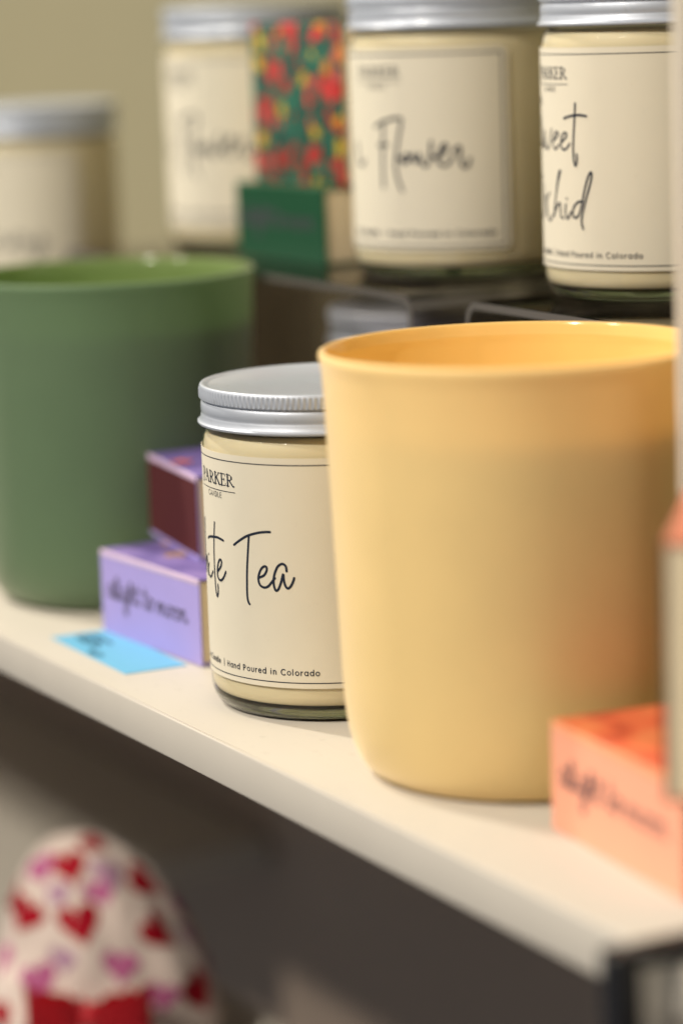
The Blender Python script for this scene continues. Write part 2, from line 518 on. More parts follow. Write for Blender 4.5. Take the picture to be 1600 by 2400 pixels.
ORC_INK =  [[(13.41, 60.47), (12.97, 55.22), (12.39, 49.36), (12.28, 45.55), (12.63, 42.62), (13.25, 41.9), (13.79, 43.52), (13.75, 45.28)], [(8.2, 55.97), (11.5, 56.75), (14.87, 57.04), (17.86, 56.71)], [(1.25, 48.78), (4.52, 50.66), (4.84, 51.4), (3.67, 51.81), (2.01, 50.29), (1.56, 47.9), (3.14, 46.62), (5.28, 48.02)], [(6.4, 48.64), (9.0, 50.32), (9.28, 51.36), (8.06, 51.62), (6.72, 50.12), (6.37, 47.76), (7.64, 46.61), (9.14, 46.95), (10.73, 48.45)], [(-5.19, 50.33), (-4.83, 47.66), (-2.88, 46.4), (-1.03, 48.11), (0.51, 52.61)], [(-1.88, 33.16), (-4.43, 30.92), (-4.16, 27.33), (-2.83, 25.01), (-1.51, 24.79), (0.54, 26.42)], [(1.26, 26.46), (2.49, 31.3), (3.93, 35.83), (5.52, 39.46), (5.99, 40.07), (4.97, 39.73), (3.63, 35.82), (2.24, 30.1), (1.61, 26.48)], [(2.13, 27.7), (4.0, 29.89), (5.18, 30.24), (5.4, 28.47), (5.6, 26.4), (6.94, 25.87)], [(8.36, 30.09), (8.04, 28.0), (8.48, 26.24), (9.45, 25.98), (10.67, 27.81)], [(8.91, 31.89), (8.95, 31.77)], [(15.42, 31.22), (13.79, 30.88), (12.05, 29.35), (11.56, 27.26), (12.4, 26.25), (13.9, 26.75), (14.97, 28.85), (15.82, 31.23)], [(15.61, 30.64), (16.68, 34.78), (18.08, 38.62), (19.03, 39.95), (19.45, 39.37), (18.96, 36.88), (17.38, 32.45), (15.94, 28.29), (15.27, 25.03), (15.81, 22.98)]]
FLO_INK =  [[(-1.35, 51.46), (1.68, 52.87), (5.48, 53.87), (8.46, 54.26), (10.09, 53.66), (9.25, 49.74), (8.39, 45.8), (7.62, 41.85), (7.38, 37.9), (8.21, 33.95), (9.75, 30.4)], [(2.48, 52.09), (2.04, 45.76), (1.75, 37.83), (1.87, 31.47)], [(0.18, 45.34), (4.1, 45.58)], [(7.62, 41.85), (8.94, 41.07), (10.76, 39.5), (12.38, 40.28), (12.65, 41.86), (11.32, 42.45), (10.35, 41.07), (11.23, 39.69), (13.54, 41.85)], [(14.0, 42.64), (14.58, 40.08), (15.66, 40.27), (16.37, 42.62), (16.73, 40.26), (18.14, 38.47), (19.41, 39.44), (20.12, 42.57), (20.52, 46.48)], [(21.11, 41.37), (23.53, 41.72), (25.6, 44.41), (24.84, 45.6), (23.38, 43.29), (22.69, 40.17), (24.25, 38.56), (26.25, 39.3), (27.5, 41.62)], [(27.93, 42.98), (29.36, 44.69), (30.12, 43.89), (30.04, 40.76), (30.95, 37.98), (32.54, 38.32), (33.2, 40.65)], [(-13.86, 46.19), (-13.15, 41.4), (-11.74, 39.04), (-9.39, 38.73), (-8.24, 40.37)]]
WHITE_HIDDEN = [
    [(-29.0, 53.5), (-28.3, 46), (-26.8, 40), (-24.8, 47), (-24.0, 51), (-22.8, 45), (-21.0, 40.5), (-19.3, 48), (-18.6, 55)],
    [(-11.2, 56.0), (-11.9, 50), (-12.4, 44), (-12.7, 39.5), (-11.6, 43.5), (-10.2, 44.8), (-9.6, 42.5), (-9.4, 40), (-8.7, 39.4)]]
SWEET_HIDDEN = [
    [(-9.0, 60.0), (-11.0, 61.8), (-13.5, 60.8), (-13.6, 57.5), (-10.5, 54.5), (-9.0, 50.5), (-10.8, 47.2), (-14.0, 48.5)],
    [(-8.5, 52), (-8.2, 48), (-7.0, 46.4), (-5.6, 48.5), (-5.2, 51.8)],
    circ(-12.0, 31.5, 4.2, 6.5, 60, 400, 18), [(-7.2, 31), (-6.4, 32), (-5.9, 31), (-5.7, 26)]]


def smoothlist(ls): return ls


# ------------------------------------------------------------------ candle jar with metal lid
def glass_profile():
    o = [(0, 0.6), (28.6, 0.6), (29.6, 0.0), (31.4, 0.0)] + [(31.4 + 4.75 * math.sin(R(t)), 6.6 - 6.6 * math.cos(R(t))) for t in (15, 30, 45, 60, 75, 90)]
    o += [(36.15, 30), (36.15, 77.2), (36.05, 78.4), (35.75, 79.6), (35.25, 80.8), (34.6, 81.8), (33.9, 82.6), (33.4, 83.6), (33.4, 90)]
    return o


def base_profile():
    return [(0, 0.75), (28.7, 0.75), (29.6, 0.12), (31.3, 0.12)] + [(31.3 + 4.5 * math.sin(R(t)), 6.5 - 6.4 * math.cos(R(t))) for t in (15, 30, 45, 60, 68)] + \
        [(34.9, 4.4), (33.0, 4.5), (0, 4.6)]


RIDGES = 144
LID_PROF = [(0, 94.3), (33.4, 94.3), (34.3, 94.5), (35.2, 95.0), (35.9, 94.95), (36.25, 94.55), (36.35, 94.0),
            (36.45, 93.7), (36.5, 91.2), (36.4, 90.9), (35.7, 90.5), (35.5, 90.2), (35.75, 89.9), (36.05, 89.4), (36.1, 87.2), (35.85, 86.7), (36.0, 86.3),
            (36.15, 85.9), (36.3, 84.8), (36.75, 84.35), (37.15, 84.1), (37.2, 83.7), (36.9, 83.35), (36.2, 83.3), (35.2, 83.5), (34.9, 90), (34.7, 93.2), (0, 93.3)]


def lid_mesh():
    def ridge(j, r, k):
        if 7 <= j <= 8:
            return r + (0.10 if k % 4 in (0, 1) else -0.24)
        return r
    bm = lathe(LID_PROF, RIDGES * 4, ridge)
    return mesh_of(bm, 'lid', M_LID, angle=R(50))


ME_LID = lid_mesh()
ME_GLASS = mesh_of(lathe(glass_profile(), 160), 'jar_glass', M_GLASS)
ME_BASE = mesh_of(lathe(base_profile(), 160), 'jar_base', M_BASEGLASS)
ME_WAX = mesh_of(lathe([(0, 4.8), (32.5, 4.8), (34.6, 5.0), (35.2, 5.7), (35.6, 7.4), (35.7, 9), (35.7, 77.2), (35.3, 79.4), (34.5, 81.2), (33.6, 82.4), (33.0, 82.2), (0, 81.8)], 128), 'wax', M_WAX)
LAB_W, LAB_Z0, LAB_Z1, LAB_R = 47.0, 10.5, 77.0, 36.32


def jar_map(rot):
    def f(u, v, lift):
        t = (u + rot) / LAB_R
        r = LAB_R + 0.1 + lift
        return (r * math.sin(t), -r * math.cos(t), v)
    return f


def label_mesh(rot):
    bm = bmesh.new()
    n = 64
    cr = 1.6
    mf = jar_map(rot)
    inner, outer = [], []
    rows = []
    for i in range(n + 1):
        u = -LAB_W + 2 * LAB_W * i / n
        e = LAB_W - abs(u)
        d = cr - math.sqrt(max(0, cr * cr - (cr - e) ** 2)) if e < cr else 0
        row = []
        for v in (LAB_Z0 + d, LAB_Z1 - d):
            row.append((bm.verts.new(mf(u, v, 0)), bm.verts.new(mf(u, v, -0.12))))
        rows.append(row)
    for A, B in zip(rows, rows[1:]):
        bm.faces.new((A[0][0], B[0][0], B[1][0], A[1][0]))
        bm.faces.new((A[0][1], A[1][1], B[1][1], B[0][1]))
        bm.faces.new((A[0][0], A[0][1], B[0][1], B[0][0]))
        bm.faces.new((A[1][0], B[1][0], B[1][1], A[1][1]))
    for row in (rows[0], rows[-1]):
        bm.faces.new((row[0][0], row[1][0], row[1][1], row[0][1]))
    bmesh.ops.recalc_face_normals(bm, faces=bm.faces)
    return mesh_of(bm, 'label', M_PAPER)


def make_jar(label, loc, ink, rot=0.0, paper_rot=None, line_w=0.28, ink_w=0.72, tag_w=0.27, tag_scale=1.0, tag_dv=0.0, rz=PHI, group='candle jars with metal lids and paper labels', extra=None, logo_dv=0.0):
    t = thing('candle_jar', label, 'candle jar', loc, rz, group)
    add('jar_glass', ME_GLASS, t)
    add('jar_base', ME_BASE, t)
    add('wax', ME_WAX, t)
    add('lid', ME_LID, t)
    pr = rot if paper_rot is None else paper_rot
    lab = add('label', label_mesh(pr), t)
    mf = jar_map(pr)
    # printed border
    bm = bmesh.new()
    x, z0, z1 = LAB_W - 2.2, 12.1, 75.05
    ribbon(bm, [(-x, z0), (x, z0)], line_w, mf, smooth=False)
    ribbon(bm, [(-x, z1), (x, z1)], line_w, mf, smooth=False)
    ribbon(bm, [(-x, z0), (-x, z1)], line_w, mf, smooth=False)
    ribbon(bm, [(x, z0), (x, z1)], line_w, mf, smooth=False)
    add('border_line', mesh_of(bm, 'border_line', M_INK, smooth=False), lab)
    bm = bmesh.new()
    mf = jar_map(rot)
    serif(bm, 'PARKER', -10.2, 67.75 + logo_dv, 3.45, 20.2, mf)
    ribbon(bm, [(-10.8, 66.1 + logo_dv), (10.2, 66.1 + logo_dv)], 0.22, mf, smooth=False)
    sans(bm, 'CANDLE', -4.75, 64.0 + logo_dv, 1.0, 0.2, mf, total=8.6, gap=0.3)
    add('logo', mesh_of(bm, 'logo', M_INK, smooth=False), lab)
    bm = bmesh.new()
    k = tag_scale
    sans(bm, 'Hand Poured in Colorado', 3.2 * k, 14.35 + tag_dv, 1.12, tag_w, mf, total=32.4 * k, gap=0.34)
    sans(bm, '|', 1.2 * k, 14.35 + tag_dv, 1.22, 0.24, mf)
    sans(bm, 'Soy Candle', -14.2 * k, 14.35 + tag_dv, 1.12, tag_w, mf, total=13.4 * k, gap=0.34)
    add('tagline', mesh_of(bm, 'tagline', M_INK, smooth=False), lab)
    bm = bmesh.new()
    for st in ink: ribbon(bm, st, ink_w, mf)
    if extra: extra(bm, mf)
    add('lettering', mesh_of(bm, 'lettering', M_INK, smooth=False), lab)
    return t


# ------------------------------------------------------------------ tumblers
def tumbler(name, label, loc, m_out, m_in, m_wax, wax_z, cat='candle tumbler', k=1.0):
    t = thing(name, label, cat, loc, 0, 'frosted glass candle tumblers')
    outer = [(0, 1.0), (35.4, 1.0), (36.6, 0.2), (38.0, 0.0), (39.6, 0.25), (41.9, 1.4), (43.6, 3.3), (44.9, 5.8), (45.9, 8.6), (46.7, 11.8), (47.25, 15.5), (47.7, 20),
             (48.1, 28), (48.8, 52), (49.6, 75), (50.4, 98), (50.75, 107), (51.1, 109.6), (51.5, 111.2)]
    rim = [(51.62, 112.2), (51.3, 113.0), (50.6, 113.35), (49.8, 113.1), (49.35, 112.3), (49.2, 111.2)]
    inner = [(48.85, 110.3), (48.7, 109.6), (48.95, 108.7), (48.9, 107), (48.2, 92), (46.9, 60), (46.0, 30), (44.8, 14), (41.5, 7.5), (36, 6.0), (0, 6.0)]
    bm = lathe([(r, z * k) for r, z in outer + rim[:3]], 192)
    add('outer_wall', mesh_of(bm, 'outer_wall', m_out), t)
    bm = lathe([(r, z * k) for r, z in rim[2:] + inner], 192)
    add('inner_wall', mesh_of(bm, 'inner_wall', m_in), t)
    rw = 47.0 + (wax_z - 60) * 0.04 - 0.25
    bm = lathe([(0, 7.0), (35, 7.0), (40.5, 8.5), (44.2, 15), (45.5, 30), (46.3, 60), (rw, wax_z + 1.2), (rw - 1.0, wax_z + 0.4), (rw - 3, wax_z), (0, wax_z - 0.3)], 128)
    add('wax', mesh_of(bm, 'tumbler_wax', m_wax), t)
    return t


# ------------------------------------------------------------------ match boxes: sleeve + tray, print and strike strips
MBW, MBD, MBH = 67.0, 58.0, 27.5


def stripes_mat(name, c1, c2, c3):
    m, nt, out = new_mat(name)
    tc = nd(nt, 'ShaderNodeTexCoord')
    v = nd(nt, 'ShaderNodeTexNoise', Scale=70.0, Detail=2.0)
    nt.links.new(tc.outputs['Object'], v.inputs['Vector'])
    cr = nd(nt, 'ShaderNodeValToRGB')
    e = cr.color_ramp.elements
    e[0].position, e[0].color = 0.40, (*c1, 1)
    e[1].position, e[1].color = 0.50, (*c2, 1)
    x = e.new(0.66); x.color = (*c3, 1)
    nt.links.new(v.outputs['Fac'], cr.inputs['Fac'])
    p = nd(nt, 'ShaderNodeBsdfPrincipled', Roughness=0.5)
    nt.links.new(cr.outputs['Color'], p.inputs['Base Color'])
    nt.links.new(p.outputs['BSDF'], out.inputs['Surface'])
    return m


def floral_mat():
    m, nt, out = new_mat('floral_print')
    tc = nd(nt, 'ShaderNodeTexCoord')
    nz = nd(nt, 'ShaderNodeTexNoise', Scale=90.0, Detail=1.0)
    nt.links.new(tc.outputs['Object'], nz.inputs['Vector'])
    mixv = nd(nt, 'ShaderNodeMix', data_type='VECTOR')
    mixv.inputs['Factor'].default_value = 0.008
    nt.links.new(tc.outputs['Object'], mixv.inputs[4])
    nt.links.new(nz.outputs['Color'], mixv.inputs[5])
    vo = nd(nt, 'ShaderNodeTexVoronoi', Scale=175.0)
    nt.links.new(mixv.outputs[1], vo.inputs['Vector'])
    sep = nd(nt, 'ShaderNodeSeparateColor')
    nt.links.new(vo.outputs['Color'], sep.inputs['Color'])
    cr = nd(nt, 'ShaderNodeValToRGB')
    cr.color_ramp.interpolation = 'CONSTANT'
    cols = [(0.0, (0.36, 0.014, 0.012)), (0.2, (0.02, 0.13, 0.085)), (0.34, (0.50, 0.03, 0.03)), (0.48, (0.56, 0.18, 0.01)),
            (0.53, (0.015, 0.06, 0.05)), (0.68, (0.42, 0.08, 0.07)), (0.8, (0.48, 0.32, 0.015)), (0.9, (0.02, 0.12, 0.075))]
    e = cr.color_ramp.elements
    e[0].position, e[0].color = cols[0][0], (*cols[0][1], 1)
    e[1].position, e[1].color = cols[1][0], (*cols[1][1], 1)
    for ps, c in cols[2:]:
        x = e.new(ps); x.color = (*c, 1)
    nt.links.new(sep.outputs['Red'], cr.inputs['Fac'])
    lt = nd(nt, 'ShaderNodeMath', operation='GREATER_THAN')
    lt.inputs[1].default_value = 0.55
    nt.links.new(vo.outputs['Distance'], lt.inputs[0])
    mx = nd(nt, 'ShaderNodeMix', data_type='RGBA')
    nt.links.new(lt.outputs['Value'], mx.inputs['Factor'])
    nt.links.new(cr.outputs['Color'], mx.inputs[6])
    mx.inputs[7].default_value = (0.015, 0.07, 0.05, 1)
    p = nd(nt, 'ShaderNodeBsdfPrincipled', Roughness=0.5)
    nt.links.new(mx.outputs[2], p.inputs['Base Color'])
    nt.links.new(p.outputs['BSDF'], out.inputs['Surface'])
    return m


def matchbox(label, loc, rz, c_side, m_top, c_strike, flip=False, stand=None, group='matchboxes on the shelf', marks=None, edge=None, text=True, tilt=0.0, c_edge=None):
    """local frame: long side along x, brand side towards -y, strike side towards +y, print on top"""
    t = thing('matchbox', label, 'matchbox', loc, rz, group)
    if stand == 'front':        # printed face turned to the front, brand side up
        basis = Matrix.Translation((0, 0, 0)) @ Matrix.Rotation(R(90), 4, 'X')
    else:
        basis = Matrix.Identity(4)
    m_side = c_side if not isinstance(c_side, tuple) else princ('matchbox_card', c_side, 0.6, spec=0.3, var=0.05, vscale=100)
    m_strike = princ('strike_strip', c_strike, 0.85, spec=0.1, var=0.12, vscale=500, bump=0.2, bscale=3000)
    hw, hd = MBW / 2, MBD / 2
    th = 0.6
    x0, x1 = -hw, hw

    def fin(bm):
        bm.transform(basis)
        return bm
    # sleeve: four card walls, open at both ends
    bm = bmesh.new()
    box(bm, x0, x1, -hd, -hd + th, th, MBH - th, 0)
    box(bm, x0, x1, hd - th, hd, th, MBH - th, 0)
    box(bm, x0, x1, -hd, hd, 0, th, 0)
    bmesh.ops.remove_doubles(bm, verts=bm.verts, dist=0.001)
    add('sleeve', mesh_of(fin(bm), 'sleeve', m_side, angle=R(30)), t)
    bm = bmesh.new()
    box(bm, x0 - 0.05, x1 + 0.05, -hd - 0.05, hd + 0.05, MBH - th, MBH, 0.25, 2)
    add('printed_top', mesh_of(fin(bm), 'printed_top', m_top), t)
    bm = bmesh.new()
    box(bm, x0 + 0.6, x1 - 0.6, -hd + th + 0.15, hd - th - 0.15, th + 0.15, MBH - th - 0.3, 0.2, 1)
    add('tray', mesh_of(fin(bm), 'tray', M_TRAY), t)
    bm = bmesh.new()
    box(bm, x0, x1, hd - 0.02, hd + 0.12, 1.6, MBH - 1.8, 0)
    add('strike_strip', mesh_of(fin(bm), 'strike_strip', m_strike, smooth=False), t)
    # lighter folded edge along the two long top corners
    if c_edge:
        m_e = princ('worn_card_edge', c_edge, 0.6, var=0.05, vscale=200)
        for sy in (-1, 1):
            bm = bmesh.new()
            y = sy * hd
            box(bm, x0, x1, min(y - sy * 0.55, y + sy * 0.12), max(y - sy * 0.55, y + sy * 0.12), MBH - 1.9, MBH + 0.1, 0.3, 2)
            add('folded_edge', mesh_of(fin(bm), 'folded_edge', m_e), t)
    if text:
        bm = bmesh.new()

        def mf(u, v, lift): return (u, -hd - 0.02 - lift, v)
        x = cursive(bm, 'alight', -hw + 4.6, 12.4, 4.3, 0.85, mf, sx=1.12, asc=0.55)
        x = cursive(bm, 'to', x + 2.6, 12.4, 4.0, 0.8, mf, asc=0.7, sx=1.15)
        cursive(bm, 'moon', x + 2.2, 12.2, 4.0, 0.6, mf, sx=1.2)
        add('lettering', mesh_of(fin(bm), 'box_lettering', M_BLACK, smooth=False), t)
    if marks:
        bm = bmesh.new()

        def mt(u, v, lift): return (u, v, MBH + lift)
        for (u, v, r, mi) in marks:
            for q in range(5):
                a = R(72 * q + 20 * r)
                ribbon(bm, [(u, v), (u + r * math.cos(a), v + r * math.sin(a))], r * 0.75, mt, smooth=False, mat=mi)
        add('foil_print', mesh_of(fin(bm), 'foil_print', [M_GOLD, M_ORANGE], smooth=False), t)
    return t


# ================================================================== SETTING
# shelf board with its glued edge band
shelf = thing('display_shelf', 'long white laminate display shelf with a square front edge, holding all the candles', 'shelf', W(0, 0), PHI)
bm = bmesh.new()
box(bm, -988, 900, 1.35, 262, -12.4, 0, 0.25, 2)
add('board', mesh_of(bm, 'board', M_SHELF), shelf)
bm = bmesh.new()
box(bm, -988, 900, 0, 1.25, -12.45, -0.02, 0.5, 3)
add('edge_band', mesh_of(bm, 'edge_band', M_BAND), shelf)
# back wall above and panel below
bm = bmesh.new()
box(bm, -4000, 2500, 264, 284, -0.0, 1600, 0)
o = add('back_wall', mesh_of(bm, 'back_wall', M_WALL, smooth=False))
o.location = W(0, 0) * MM; o.rotation_euler = (0, 0, PHI)
finish(o, kind='structure')
bm = bmesh.new()
box(bm, -4000, 2500, 266, 286, -900, -2, 0)
o = add('lower_wall', mesh_of(bm, 'lower_wall', M_LOWER, smooth=False))
o.location = W(0, 0) * MM; o.rotation_euler = (0, 0, PHI)
finish(o, kind='structure')
# shelf below, out of the frame: carries the bag and the picture frame
bm = bmesh.new()
outl = [(-1500, 35), (-197, 35), (-197, 150), (-470, 150), (-470, 262), (-1500, 262)]  # outline notched and shortened to shape the lit and dark areas below
top = bm.faces.new([bm.verts.new((x, y, -200)) for x, y in outl])
ext = bmesh.ops.extrude_face_region(bm, geom=[top])
bmesh.ops.translate(bm, vec=(0, 0, -14), verts=[v for v in ext['geom'] if isinstance(v, bmesh.types.BMVert)])
bmesh.ops.recalc_face_normals(bm, faces=bm.faces)
bmesh.ops.bevel(bm, geom=bm.edges[:], offset=0.8, segments=2, affect='EDGES')
o = add('shelf_board', mesh_of(bm, 'lower_shelf_board', M_SHELF))
o.location = W(0, 0) * MM; o.rotation_euler = (0, 0, PHI)
finish(o, 'lower shelf board at left, carrying the heart print bag', 'shelf')
bm = bmesh.new()
box(bm, 215, 900, -90, 60, -214, -200, 0.9, 3)
o = add('shelf_board', mesh_of(bm, 'narrow_shelf_board', M_SHELF))
o.location = W(0, 0) * MM; o.rotation_euler = (0, 0, PHI)
finish(o, 'narrow lower shelf board at right, carrying the black picture frame', 'shelf')


# clear risers: one bent acrylic sheet each
def riser(label, a0, a1, b0, b1, h, th=3.0, rad=6.5, name='acrylic_riser'):
    t = thing(name, label, 'display riser', W((a0 + a1) / 2, b0), PHI, 'smoky acrylic risers')
    w = (a1 - a0) / 2
    o_ = [(-w, 0)] + [(-w + rad + rad * math.cos(R(x)), h - rad + rad * math.sin(R(x))) for x in range(180, 89, -15)] + \
         [(w - rad + rad * math.cos(R(x)), h - rad + rad * math.sin(R(x))) for x in range(90, -1, -15)] + [(w, 0)]
    ri_ = rad - th
    i_ = [(-w + th, 0)] + [(-w + rad + ri_ * math.cos(R(x)), h - rad + ri_ * math.sin(R(x))) for x in range(180, 89, -15)] + \
         [(w - rad + ri_ * math.cos(R(x)), h - rad + ri_ * math.sin(R(x))) for x in range(90, -1, -15)] + [(w - th, 0)]
    bm = bmesh.new()
    d = b1 - b0
    V = [[bm.verts.new((x, y, z)) for x, z in pr] for pr in (o_, i_) for y in (0, d)]
    of, ob, if_, ib = V
    n = len(o_)
    for k in range(n - 1):
        bm.faces.new((of[k], ob[k], ob[k + 1], of[k + 1]))
        bm.faces.new((if_[k], if_[k + 1], ib[k + 1], ib[k]))
        bm.faces.new((of[k], of[k + 1], if_[k + 1], if_[k])).material_index = 1
        bm.faces.new((ob[k], ib[k], ib[k + 1], ob[k + 1]))
    for k in (0, n - 1):
        bm.faces.new((of[k], if_[k], ib[k], ob[k]))
    bmesh.ops.recalc_face_normals(bm, faces=bm.faces)
    bmesh.ops.bevel(bm, geom=[e for e in bm.edges if len(e.link_faces) == 2 and e.calc_face_angle() > R(60)], offset=0.35, segments=2, affect='EDGES')
    add('bent_sheet', mesh_of(bm, 'bent_sheet', [M_ACRYL, M_CUT]), t)
    return t


riser('smoky acrylic riser under the Sweet Orchid jar, behind the yellow tumbler', -33, 95, 121, 225, 110.0)
riser('smoky acrylic riser under the Flower jar and the green matchbox', -242, -59, 117, 232, 110.0)
riser('smoky acrylic riser under the blurred jar behind the floral matchbox', -345, -245, 117, 232, 107.4)
riser('low smoky acrylic riser hidden behind the green tumbler, carrying the leftmost jar', -462, -352, 78, 180, 69.0)

# ================================================================== THINGS
make_jar('candle jar labelled White Tea with silver lid, on the shelf beside the yellow tumbler', W(0, OFF), WT_INK + WHITE_HIDDEN)
make_jar('candle jar labelled Sweet Orchid, on the right acrylic riser above the yellow tumbler', Vector((102.13, 876.34, 110.1)), ORC_INK + SWEET_HIDDEN, rot=-6.0, paper_rot=0.0)
make_jar('candle jar with Flower on its label, on the riser next to the green matchbox', Vector((43.99, 969.4, 110.1)), FLO_INK, rot=8.2, line_w=0.5, ink_w=1.05, tag_w=0.42, tag_scale=1.17, tag_dv=1.0)
make_jar('blurred candle jar behind the floral matchbox, its lettering partly covered', W(-284, 182, 107.5) + Vector((-4.0, 0, 0)), FLO_INK, rot=4.0, line_w=0.4, ink_w=1.1, tag_w=0.4, tag_scale=1.17, tag_dv=1.0)


def honey(bm, mf): cursive(bm, 'Honey', -14, 36.5, 5.2, 0.8, mf, sx=1.7, slope=0.03)


make_jar('leftmost candle jar, far back and blurred, behind the green tumbler', Vector((-126.5, 1212.3, 69.1)), [], rot=15.4, extra=honey)
make_jar('unlit candle jar standing in the dark under the acrylic riser', W(-150, 176, 0), [], rot=0)

tumbler('candle_tumbler', 'large pale yellow frosted glass tumbler candle at the front of the shelf', Vector((46.80, 734.03, 0)), M_YEL, M_YELIN, M_YELWAX, 92)
tumbler('candle_tumbler', 'large green frosted glass tumbler candle at the left behind the lavender matchbox', Vector((-79.1, 983.5, 0)), M_GRN, M_GRNIN, M_GRNWAX, 94)

# match boxes
def mb_loc(al, bl, ar, br, z, depth=MBD):
    """centre and turn of a box whose front bottom edge runs from (al, bl) towards (ar, br)"""
    d = math.atan2(br - bl, ar - al)
    ca = al + math.cos(d) * MBW / 2 - math.sin(d) * depth / 2
    cb = bl + math.sin(d) * MBW / 2 + math.cos(d) * depth / 2
    return W(ca, cb, z), PHI + d


M_PURPLE = stripes_mat('purple_print', (0.13, 0.09, 0.30), (0.17, 0.12, 0.36), (0.23, 0.16, 0.42))
M_CORAL = stripes_mat('coral_print', (0.50, 0.07, 0.03), (0.72, 0.13, 0.05), (0.78, 0.22, 0.08))
M_GREENTOP = stripes_mat('green_print', (0.01, 0.05, 0.025), (0.015, 0.09, 0.04), (0.03, 0.12, 0.06))
M_BOUNCECUT = stripes_mat('dark_brown_bounce_cut', (0.10, 0.045, 0.03), (0.16, 0.075, 0.045), (0.22, 0.11, 0.06))  # invented dark face colour, cuts orange bounce onto the yellow tumbler
M_FLORAL = floral_mat()
MARKS = [(-18, 12, 5.5, 0), (10, 6, 4.2, 0), (-8, -14, 3.5, 0), (22, 18, 5, 0), (24, -12, 4, 0), (-26, -6, 3.2, 0)]

p_, r_ = mb_loc(-120.8, 31.0, -54.5, 35.0, 0.35)
matchbox('lavender matchbox with dark lettering lying on the blue price tag', p_, r_, (0.36, 0.30, 0.64), M_PURPLE, (0.10, 0.03, 0.035), marks=MARKS, c_edge=(0.62, 0.48, 0.66))
p_, r_ = mb_loc(-146.5, 57.6, -80.0, 48.0, 28.0)
# turned round so that its strike side faces out
d_ = r_
matchbox('purple matchbox stacked askew on the lavender one, its maroon strike side showing', p_, r_ + pi, (0.36, 0.30, 0.64), M_PURPLE, (0.085, 0.022, 0.025),
         marks=[(-20, 10, 5.5, 0), (14, 2, 5, 0), (-2, 24, 3.0, 1), (20, -16, 5, 0), (-14, -14, 4, 0)], c_edge=(0.62, 0.46, 0.64))
p_, r_ = mb_loc(-233.3, 141.6, -165.6, 143.5, 110.2)
matchbox('dark green matchbox on the acrylic riser under the floral one', p_, r_, (0.004, 0.055, 0.022), M_GREENTOP, (0.05, 0.03, 0.03))
# floral one stands on its strike side on the green one
pf, rf = mb_loc(-232.0, 148.0, -165.0, 150.0, 110.2 + MBH + 0.2 + MBD / 2)
matchbox('matchbox with red and yellow floral print, standing upright on the green matchbox', W(*AB(pf.x, pf.y), pf.z) , rf, (0.02, 0.05, 0.04), M_FLORAL, (0.03, 0.03, 0.03), stand='front', text=False)
p_, r_ = mb_loc(153.2, 31.8, 221.5, 24.5, 0.1)
matchbox('coral matchbox with dark lettering, in front of the yellow tumbler at right', p_, r_, (0.90, 0.39, 0.26), M_CORAL, (0.10, 0.03, 0.03), c_edge=(0.88, 0.38, 0.20), marks=None)
# upright one on the coral box at the right edge of the picture
t_ = matchbox('coral matchbox standing on edge on the other coral box, cream tray end showing', Vector((0, 0, 0)), 0, (0.58, 0.20, 0.12), M_BOUNCECUT, (0.10, 0.03, 0.03))
ang = R(90) - math.atan2(10.9, 55)      # its length runs away from the camera
t_.rotation_euler = (0, 0, 0)
# stand it on the strike side: brand side up, length along view
Rm = Matrix.Rotation(ang, 4, 'Z') @ Matrix.Rotation(R(-90), 4, 'X')
corner = Vector((68.69, 596.90, MBH + 0.3))
dirl = Vector((math.cos(ang), math.sin(ang), 0))
perp = Vector((math.sin(ang), -math.cos(ang), 0))
ctr = corner + dirl * (MBW / 2) + perp * MBH + Vector((0, 0, MBD / 2))
t_.matrix_world = Matrix.Translation(ctr * MM) @ Rm

# blue price tag
bm = bmesh.new()
box(bm, -31, 31, -10.5, 10.5, 0, 0.3, 0)
M_BLUE = princ('blue_card', (0.14, 0.43, 0.64), 0.5, var=0.04, vscale=100)
tg = thing('price_tag', 'small light blue price tag lying on the shelf under the lavender matchbox', 'price tag', W(-90.5, 22.5, 0.02), PHI - R(1.0))
add('card', mesh_of(bm, 'tag_card', M_BLUE, smooth=False), tg)
bm = bmesh.new()
mt = lambda u, v, lift: (u, v, 0.3 + lift)
for k, (u0, u1, v) in enumerate([(-27, -10, 2.6), (-27, -13, -0.6), (-26, -8, -3.2), (-5, 4, -7.0), (-3, 2, -8.2)]):
    n = int((u1 - u0) / 1.6)
    ribbon(bm, [(u0 + (u1 - u0) * i / n, v + random.uniform(-.8, .8)) for i in range(n + 1)], 1.5, mt)
add('lettering', mesh_of(bm, 'tag_lettering', princ('dark_teal_ink', (0.02, 0.10, 0.16), 0.5), smooth=False), tg)

# cream post at the right end
bm = bmesh.new()
box(bm, 0, 22, 0, 8, 0, 420, 0.8, 2)
po = add('shelf_post', mesh_of(bm, 'shelf_post', princ('cream_paint', (0.68, 0.61, 0.51), 0.5, var=0.04, vscale=20)))
po.location = Vector((82.85, 675.63, 0)) * MM
finish(po, 'cream upright post at the right edge, in front of the yellow tumbler', 'post')

